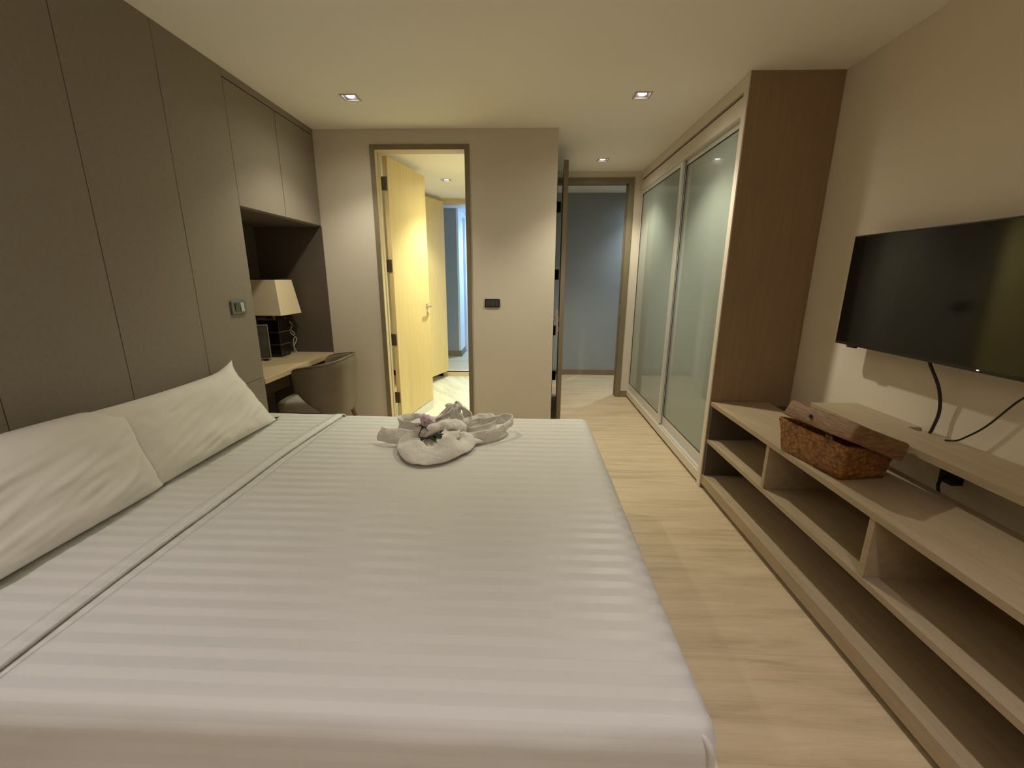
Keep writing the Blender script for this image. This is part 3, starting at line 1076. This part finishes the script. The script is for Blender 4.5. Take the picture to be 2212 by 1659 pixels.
# turned-back band between the fold and the pillows, ends in a hem
mb = MB()
rows = []
x_lo, nxx = XL + .07, 18
for i in range(nxx + 1):
    row = []
    t = i / nxx
    for j in range(97):
        y, z, side = prof(j / 96, BY0 - .004, BY1 + .004, .19)
        xe = fold_x(y)
        x = x_lo + (xe - x_lo) * t
        lift = .005 + (.003 if t > .9 else 0)
        q = Vector((x, y, z))
        q = soften(q)
        wr = noise.noise(Vector((x * 14 + y * 4, y * 5, 1.7))) * .0022
        if side == 0:
            q.z += lift + wr
        else:
            q.y += (lift + wr) * side
            q.z += lift * max(0, (z - ZT + R) / R)
        row.append(q)
    rows.append(row)
# roll over edge
for dx, dz in ((.006, .002), (.010, -.006), (.006, -.012)):
    row = []
    for j in range(97):
        y, z, side = prof(j / 96, BY0 - .004, BY1 + .004, .19)
        b = rows[nxx][j]
        row.append(b + (Vector((dx, 0, dz)) if side == 0 else Vector((dx, dz * side, 0))))
    rows.append(row)
mb.loft(rows, close=False)
fb = mb.build('folded_edge', 'sheet', parent=bs, smooth=True, solid=.002)
mb = MB()
rr = []
for off, hh in ((-.036, .0), (-.034, .0045), (-.018, .006), (-.002, .0045), (.002, -.001)):
    row = []
    for j in range(97):
        y, z, side = prof(j / 96, BY0 - .004, BY1 + .004, .19)
        b = soften(Vector((fold_x(y), y, z)))
        up = Vector((0, 0, 1)) if side == 0 else Vector((0, side, 0))
        row.append(b + Vector((off, 0, 0)) + up * (.0095 + hh))
    rr.append(row)
mb.loft(rr, close=False)
mb.build('hem', 'sheet', parent=bs, smooth=True)
# pleat of the tucked corner
mb = MB()
pts = [(BX1 - .050, BY0 + .026, ZT - .008), (BX1 - .028, BY0 + .010, ZT - .024), (BX1 - .018, BY0 + .006, ZT - .06), (BX1 - .016, BY0 + .007, ZT - .12), (BX1 - .020, BY0 + .008, ZM + .02)]
mb.tube(pts, lambda t: .0015 + .0065 * min(1, t * 3.5), n=10)
mb.build('corner_pleat', 'sheet', parent=bs, smooth=True)


# ------------------------------------------------------------------ pillows
def pillow(name, w, h, t, c_bot, top, yskew, label, seed, ears, vb=-.07):
    """c_bot: centre of the lower edge; top: centre of the upper edge (vectors). w along Y"""
    c_bot, top = Vector(c_bot), Vector(top)
    V_ = top - c_bot
    U_ = Vector((0, 1, 0))
    Nn = U_.cross(V_).normalized()
    if Nn.x < 0:
        Nn = -Nn
    n = 44
    vs, fs = [], []
    for side in (1, -1):
        for j in range(n + 1):
            for i in range(n + 1):
                u, v = 2 * i / n - 1, 2 * j / n - 1
                # pinched outline: edges bow inwards, corners stick out
                bow_u = 1 - .05 * (1 - v * v) * abs(u) ** 3
                bow_v = 1 + (vb if v > 0 else -.05) * (1 - u * u) * abs(v) ** 3
                uu, vv = u * bow_u, v * bow_v
                for (cu, cv, amt) in ears:
                    g = max(0, 1 - math.hypot(u - cu, v - cv) / .35) ** 2
                    uu += cu * amt * g / w * 2
                    vv += cv * amt * g / h * 2
                th = max(0, (1 - u ** 4)) ** .55 * max(0, (1 - v ** 4)) ** (.32 if v < 0 else .5)
                th *= (1 - .22 * (u * u * v * v))
                p = Vector((u * 2.2 + seed, v * 1.6, side))
                wr = noise.noise(p * 1.2) * .12
                edge = max(abs(u), abs(v))
                wr += noise.noise(Vector((u * 9 + seed, v * 3.2, side * 3))) * .13 * edge ** 2
                wr += abs(noise.noise(Vector((u * 3.5 - v * 5 + seed, v * 1.2 + u, side)))) * .16
                d = t / 2 * th * (1 + wr)
                P = c_bot + V_ * ((vv + 1) / 2) + U_ * (uu * w / 2 + yskew * (v + 1) / 2) + Nn * d * side
                P.z = max(P.z, ZT + .019)
                vs.append(P)
    m_ = n + 1
    for s in range(2):
        for j in range(n):
            for i in range(n):
                a = s * m_ * m_ + j * m_ + i
                fs.append((a, a + 1, a + m_ + 1, a + m_))
    mb = MB().add(vs, fs)
    o = mb.build(name, 'linen', smooth=True)
    bm = bmesh.new()
    bm.from_mesh(o.data)
    bmesh.ops.remove_doubles(bm, verts=bm.verts, dist=.0008)
    bmesh.ops.recalc_face_normals(bm, faces=bm.faces)
    for f in bm.faces:
        f.smooth = True
    bm.to_mesh(o.data)
    bm.free()
    put(o, label, 'pillow', 'white bed pillows against the headboard wall')
    return o


pillow('pillow', .86, .47, .175, (-1.440, 1.830, .556), (-1.590, 1.745, .890), -.0, 'farther white pillow leaning on the dark wall, pointed upper corner near desk', 2.3,
       [(1, 1, .05), (-1, -1, .02), (1, -1, .03)])
pillow('pillow', .82, .47, .185, (-1.430, 1.070, .556), (-1.545, 1.075, .895), .0, 'nearer white pillow at the left edge, overlapping the other pillow', 9.1,
       [(1, -1, .02), (1, 1, -.08), (-1, 1, -.05)], .11)


# ------------------------------------------------------------------ desk chair
CX, CY = -1.535, 3.03
ch = empty('desk_chair', (CX, CY, 0), 'taupe leather tub chair pushed up to the desk', 'chair')


def shell_pt(phi, z, off):
    c, s = math.cos(phi), math.sin(phi)
    n_ = 2.5
    rr = 1 / ((abs(c) ** n_ + abs(s) ** n_) ** (1 / n_))
    flare = .92 + .12 * (z - .42) / .38
    ax, ay = (.222 + off) * flare, (.270 + off) * flare
    x = c * rr * ax
    if c < 0:
        x = c * rr * .15
    return Vector((CX + x, CY + s * rr * ay, z))


def ztop(a):
    a = abs(a)
    return .802 - .055 * min(1, a / 2.0) ** 1.4 - (.02 * max(0, (a - 1.75) / .35) ** 2)


def zbot(a):
    a = abs(a)
    return .375 + .20 * max(0, min(1, (a - .70) / 1.15)) ** 1.15


def shell(off, name, m, th, parent=ch):
    mb = MB()
    rings = []
    K = 48
    A_ = 2.05
    for i in range(K + 1):
        a = -A_ + 2 * A_ * i / K
        zt_, zb_ = ztop(a), zbot(a)
        ring = []
        J = 10
        for j in range(J + 1):
            z = zb_ + (zt_ - zb_) * j / J
            ring.append(shell_pt(a, z, off + th / 2 * (1 if 0 < j < J else .5)))
        for j in range(J, -1, -1):
            z = zb_ + (zt_ - zb_) * j / J
            ring.append(shell_pt(a, z, off - th / 2 * (1 if 0 < j < J else .5)))
        rings.append(ring)
    mb.loft(rings, True)
    return mb.build(name, m, parent=parent, smooth=True, subd=1)


sh_ = shell(0, 'backrest', 'leather', .030)
shell(-.026, 'inner_padding', 'leather_in', .018, sh_)
mb = MB()
for o_f in (.006, -.008):
    mb.tube([shell_pt(-2.0 + 4.0 * i / 24, ztop(-2.0 + 4.0 * i / 24) + .001, o_f) for i in range(25)], .0035, n=8, k=3)
mb.build('piping', 'leather', parent=sh_, smooth=True)
def seat_fn(p):
    q = p.copy()
    k_ = 1 - .30 * max(0, (p.x - CX + .02) / .22) ** 2
    q.y = CY + (p.y - CY) * k_
    k_ = 1 - .12 * abs((p.y - CY) / .215) ** 3
    q.x = CX + (p.x - CX) * k_
    if p.z > .46:
        q.z += .014 * (1 - ((p.x - CX) / .25) ** 2)
    return q


rbox(CX - .27, CX + .165, CY - .215, CY + .215, .415, .500, .035, 14, 14, 6, seat_fn).build('seat', 'seat', parent=ch, smooth=True)
rbox(CX - .24, CX + .155, CY - .205, CY + .205, .365, .414, .02, 10, 10, 4, seat_fn).build('seat_frame', 'leather', parent=ch, smooth=True)
for sx, sy in ((-1, -1), (-1, 1), (1, -1), (1, 1)):
    MB().cyl((CX + sx * .215, CY + sy * .25, .0), (CX + sx * .14, CY + sy * .17, .367), .012, .020, n=14).build('leg', 'walnut', parent=ch, smooth=False, bev=.001)


# ------------------------------------------------------------------ towel and flower on the bed
ZB = ZT + .010
tw = MB()


def ribbon(pts, widths, wdir, m=6, k=8, curl=0.):
    """cloth band along pts; wdir = list of width direction vectors"""
    P = catmull(pts, k)
    Wd = catmull(wdir, k)
    n_ = len(P)
    rows = []
    for i, p in enumerate(P):
        t = i / (n_ - 1) * (len(widths) - 1)
        a = int(min(t, len(widths) - 2))
        w = widths[a] + (widths[a + 1] - widths[a]) * (t - a)
        d = Wd[i].normalized()
        tan = (P[min(i + 1, n_ - 1)] - P[max(i - 1, 0)]).normalized()
        nn = tan.cross(d).normalized()
        row = []
        for j in range(m + 1):
            s = j / m - .5
            q = p + d * (w * s) + nn * (curl * (1 - 4 * s * s))
            q = q + Vector((noise.noise(q * 22), noise.noise(q * 22 + Vector((9, 0, 0))), noise.noise(q * 22 + Vector((0, 9, 0))))) * .011
            if q.z < ZB + .003:
                q.z = ZB + .003
            row.append(q)
        rows.append(row)
    tw.loft(rows, close=False)


def T(x, y, z):
    return (x, y, ZB + z)


# right loop: goes out to the tip and comes back over itself
ribbon([T(-.36, 2.02, .035), T(-.28, 1.98, .022), T(-.17, 2.00, .030), T(-.085, 2.10, .055), T(-.085, 2.17, .060), T(-.15, 2.17, .050), T(-.25, 2.13, .045), T(-.34, 2.09, .045)],
       [.05, .055, .06, .045, .05, .055, .05, .04], [(0, .3, 1)] * 8, curl=.008)
ribbon([T(-.34, 2.10, .05), T(-.26, 2.15, .06), T(-.19, 2.18, .055), T(-.16, 2.15, .035), T(-.22, 2.09, .028), T(-.33, 2.05, .03)],
       [.05, .06, .06, .05, .05, .04], [(0, .6, .8)] * 6, curl=.010)
# flat petals below
ribbon([T(-.40, 1.93, .006), T(-.28, 1.95, .012), T(-.17, 2.02, .010), T(-.11, 2.11, .006)], [.10, .11, .07, .02], [(.35, .9, .15)] * 4, curl=.010)
# left wing
ribbon([T(-.46, 2.0, .02), T(-.56, 1.95, .022), T(-.66, 1.95, .030), T(-.735, 1.99, .032)], [.07, .09, .085, .075], [(.15, .5, .85)] * 4, curl=-.010)
ribbon([T(-.50, 2.02, .045), T(-.58, 2.02, .055), T(-.665, 2.08, .05), T(-.67, 2.15, .05), T(-.60, 2.18, .05), T(-.52, 2.13, .055), T(-.47, 2.08, .06)],
       [.05, .06, .06, .055, .055, .055, .05], [(0, .35, 1)] * 7, curl=.008)
ribbon([T(-.64, 2.06, .035), T(-.58, 2.08, .048), T(-.50, 2.09, .055), T(-.42, 2.08, .06)], [.10, .13, .12, .10], [(.1, .9, .25)] * 4, curl=.012)
# front pocket: bowl like petal
rows = []
for i in range(33):
    a = math.radians(165 + 222 * i / 32)
    c, s_ = math.cos(a), math.sin(a)
    se = (abs(c) ** 1.55 + abs(s_) ** 1.55) ** (-1 / 1.55)
    row = []
    for j in range(8):
        t = j / 7
        bulge = .016 * math.sin(math.pi * min(1, t * 1.15))
        rx, ry = .190 - .050 * t + bulge, .245 - .120 * t + bulge
        hz = .003 + t * (.042 + .030 * math.exp(-((math.degrees(a) - 305) / 22) ** 2) + .012 * math.sin(a * 5))
        q = Vector((-.435 + c * se * rx, 1.925 + s_ * se * ry, ZB + hz))
        q += Vector((noise.noise(q * 20), noise.noise(q * 20 + Vector((9, 0, 0))), abs(noise.noise(q * 24)))) * .013
        row.append(q)
    for k_ in range(1, 4):
        row.append(row[7] + Vector((-c * .014 * k_, -s_ * .014 * k_, -.004 * k_ * k_)))
    rows.append(row)
tw.loft(rows, close=False)
ribbon([T(-.60, 1.92, .01), T(-.52, 1.88, .018), T(-.42, 1.87, .015), T(-.30, 1.90, .012)], [.08, .12, .12, .10], [(.0, .95, .25)] * 4, curl=.010)
# twisted middle
ribbon([T(-.36, 1.90, .045), T(-.37, 1.97, .06), T(-.36, 2.04, .065), T(-.38, 2.12, .07)], [.10, .085, .08, .08], [(1, 0, .3), (1, 0, .0), (1, 0, -.3), (1, 0, 0)], curl=.018)
ribbon([T(-.50, 1.99, .04), T(-.44, 2.02, .065), T(-.37, 2.03, .075), T(-.30, 2.02, .05)], [.08, .08, .08, .06], [(0, 1, .4)] * 4, curl=.014)
# standing cone at the back: crumpled peak
rows = []
for i in range(15):
    t = i / 14
    cx, cy = -.415 + .035 * t, 2.135 + .03 * t
    rad = .112 * (1 - t) ** 1.05 + .005 + .012 * math.sin(t * 9)
    row = []
    for j in range(48):
        a = 2 * math.pi * j / 48
        fold = 1 + .20 * math.sin(5 * a + 7 * t) + .12 * math.sin(9 * a - 6 * t) + .10 * math.sin(3 * a + 15 * t)
        q = Vector((cx + math.cos(a) * rad * fold * 1.05, cy + math.sin(a) * rad * fold * .8, ZB + .004 + .150 * t))
        q += Vector((noise.noise(q * 30), noise.noise(q * 30 + Vector((9, 0, 0))), noise.noise(q * 30 + Vector((0, 3, 0))))) * .034
        row.append(q)
    rows.append(row)
tw.loft(rows)
ribbon([T(-.33, 2.10, .05), T(-.31, 2.13, .075), T(-.325, 2.16, .10), T(-.36, 2.18, .12)], [.06, .07, .06, .03], [(.7, -.5, .2)] * 4, curl=.014)
ribbon([T(-.49, 2.10, .05), T(-.46, 2.09, .08), T(-.42, 2.10, .105), T(-.40, 2.14, .14)], [.06, .07, .06, .02], [(.7, .5, .2)] * 4, curl=.014)
towel = tw.build('folded_towel', 'towel', smooth=True, solid=.0065, subd=1)
put(towel, 'white towel folded into a bow shape on the bed', 'towel')

# flower
fl = empty('cut_flower', T(-.50, 2.0, .04), 'lilac flower with dark curved stem lying in the folded towel', 'flower')
FC = Vector((-.510, 1.975, ZB + .080))
ax = Vector((.42, .10, .85)).normalized()
a1 = ax.orthogonal().normalized()
a2 = ax.cross(a1)
for ringi, (cnt, ln, open_) in enumerate(((7, .062, .80), (7, .060, .52), (5, .050, .28))):
    for k in range(cnt):
        a = 2 * math.pi * (k + ringi * .5) / cnt
        dr = a1 * math.cos(a) + a2 * math.sin(a)
        sd = ax.cross(dr)
        mb = MB()
        rows = []
        for i in range(7):
            t = i / 6
            op = open_ * (.35 + .65 * t)
            c = FC + dr * (ln * t * math.sin(op)) + ax * (ln * t * math.cos(op))
            w = .026 * math.sin(math.pi * min(1, .12 + .75 * t)) ** .7
            row = []
            for j in range(7):
                s = j / 6 * 2 - 1
                cup = .006 * s * s
                ed = .0025 * math.sin(s * 9 + k) * t
                row.append(c + sd * (w * s) + (-dr * .3 + ax) * (cup + ed))
            rows.append(row)
        mb.loft(rows, close=False)
        mb.build('petal', 'petal', parent=fl, smooth=True, solid=.0008)
mb = MB()
mb.cyl(FC - ax * .012, FC + ax * .004, .005, .009, n=12)
for k in range(5):
    a = 2 * math.pi * k / 5 + .4
    dr = a1 * math.cos(a) + a2 * math.sin(a)
    mb.tube([FC, FC + dr * .015 - ax * .002, FC + dr * .030 - ax * .010, FC + dr * .038 - ax * .004], lambda t: .0030 * (1 - .8 * t), n=6, k=4)
mb.build('calyx', 'petal_heart', parent=fl, smooth=True)
mb = MB()
mb.tube([FC - ax * .008, FC + Vector((-.012, -.010, -.022)), FC + Vector((-.014, -.030, -.040)), FC + Vector((.015, -.055, -.045)), FC + Vector((.055, -.06, -.035)), FC + Vector((.11, -.045, -.022))],
        lambda t: .0022 + .0012 * t, n=8)
mb.build('stem', 'stem', parent=fl, smooth=True)
for (b0, b1, w) in (((.035, -.06, -.036), (.085, -.105, -.040), .018), ((.03, -.062, -.040), (.015, -.115, -.040), .013), ((.06, -.06, -.03), (.105, -.075, -.028), .012)):
    p0, p1 = FC + Vector(b0), FC + Vector(b1)
    d = (p1 - p0)
    sdv = d.cross(Vector((0, 0, 1))).normalized()
    rows = []
    for i in range(8):
        t = i / 7
        c = p0 + d * t + Vector((0, 0, .010 * math.sin(math.pi * t)))
        ww = w * math.sin(math.pi * (t * .96 + .02)) ** .8
        rows.append([c - sdv * ww + Vector((0, 0, .004)), c, c + sdv * ww + Vector((0, 0, .004))])
    MB().loft(rows, close=False).build('leaf', 'leaf', parent=fl, smooth=True, solid=.0008)
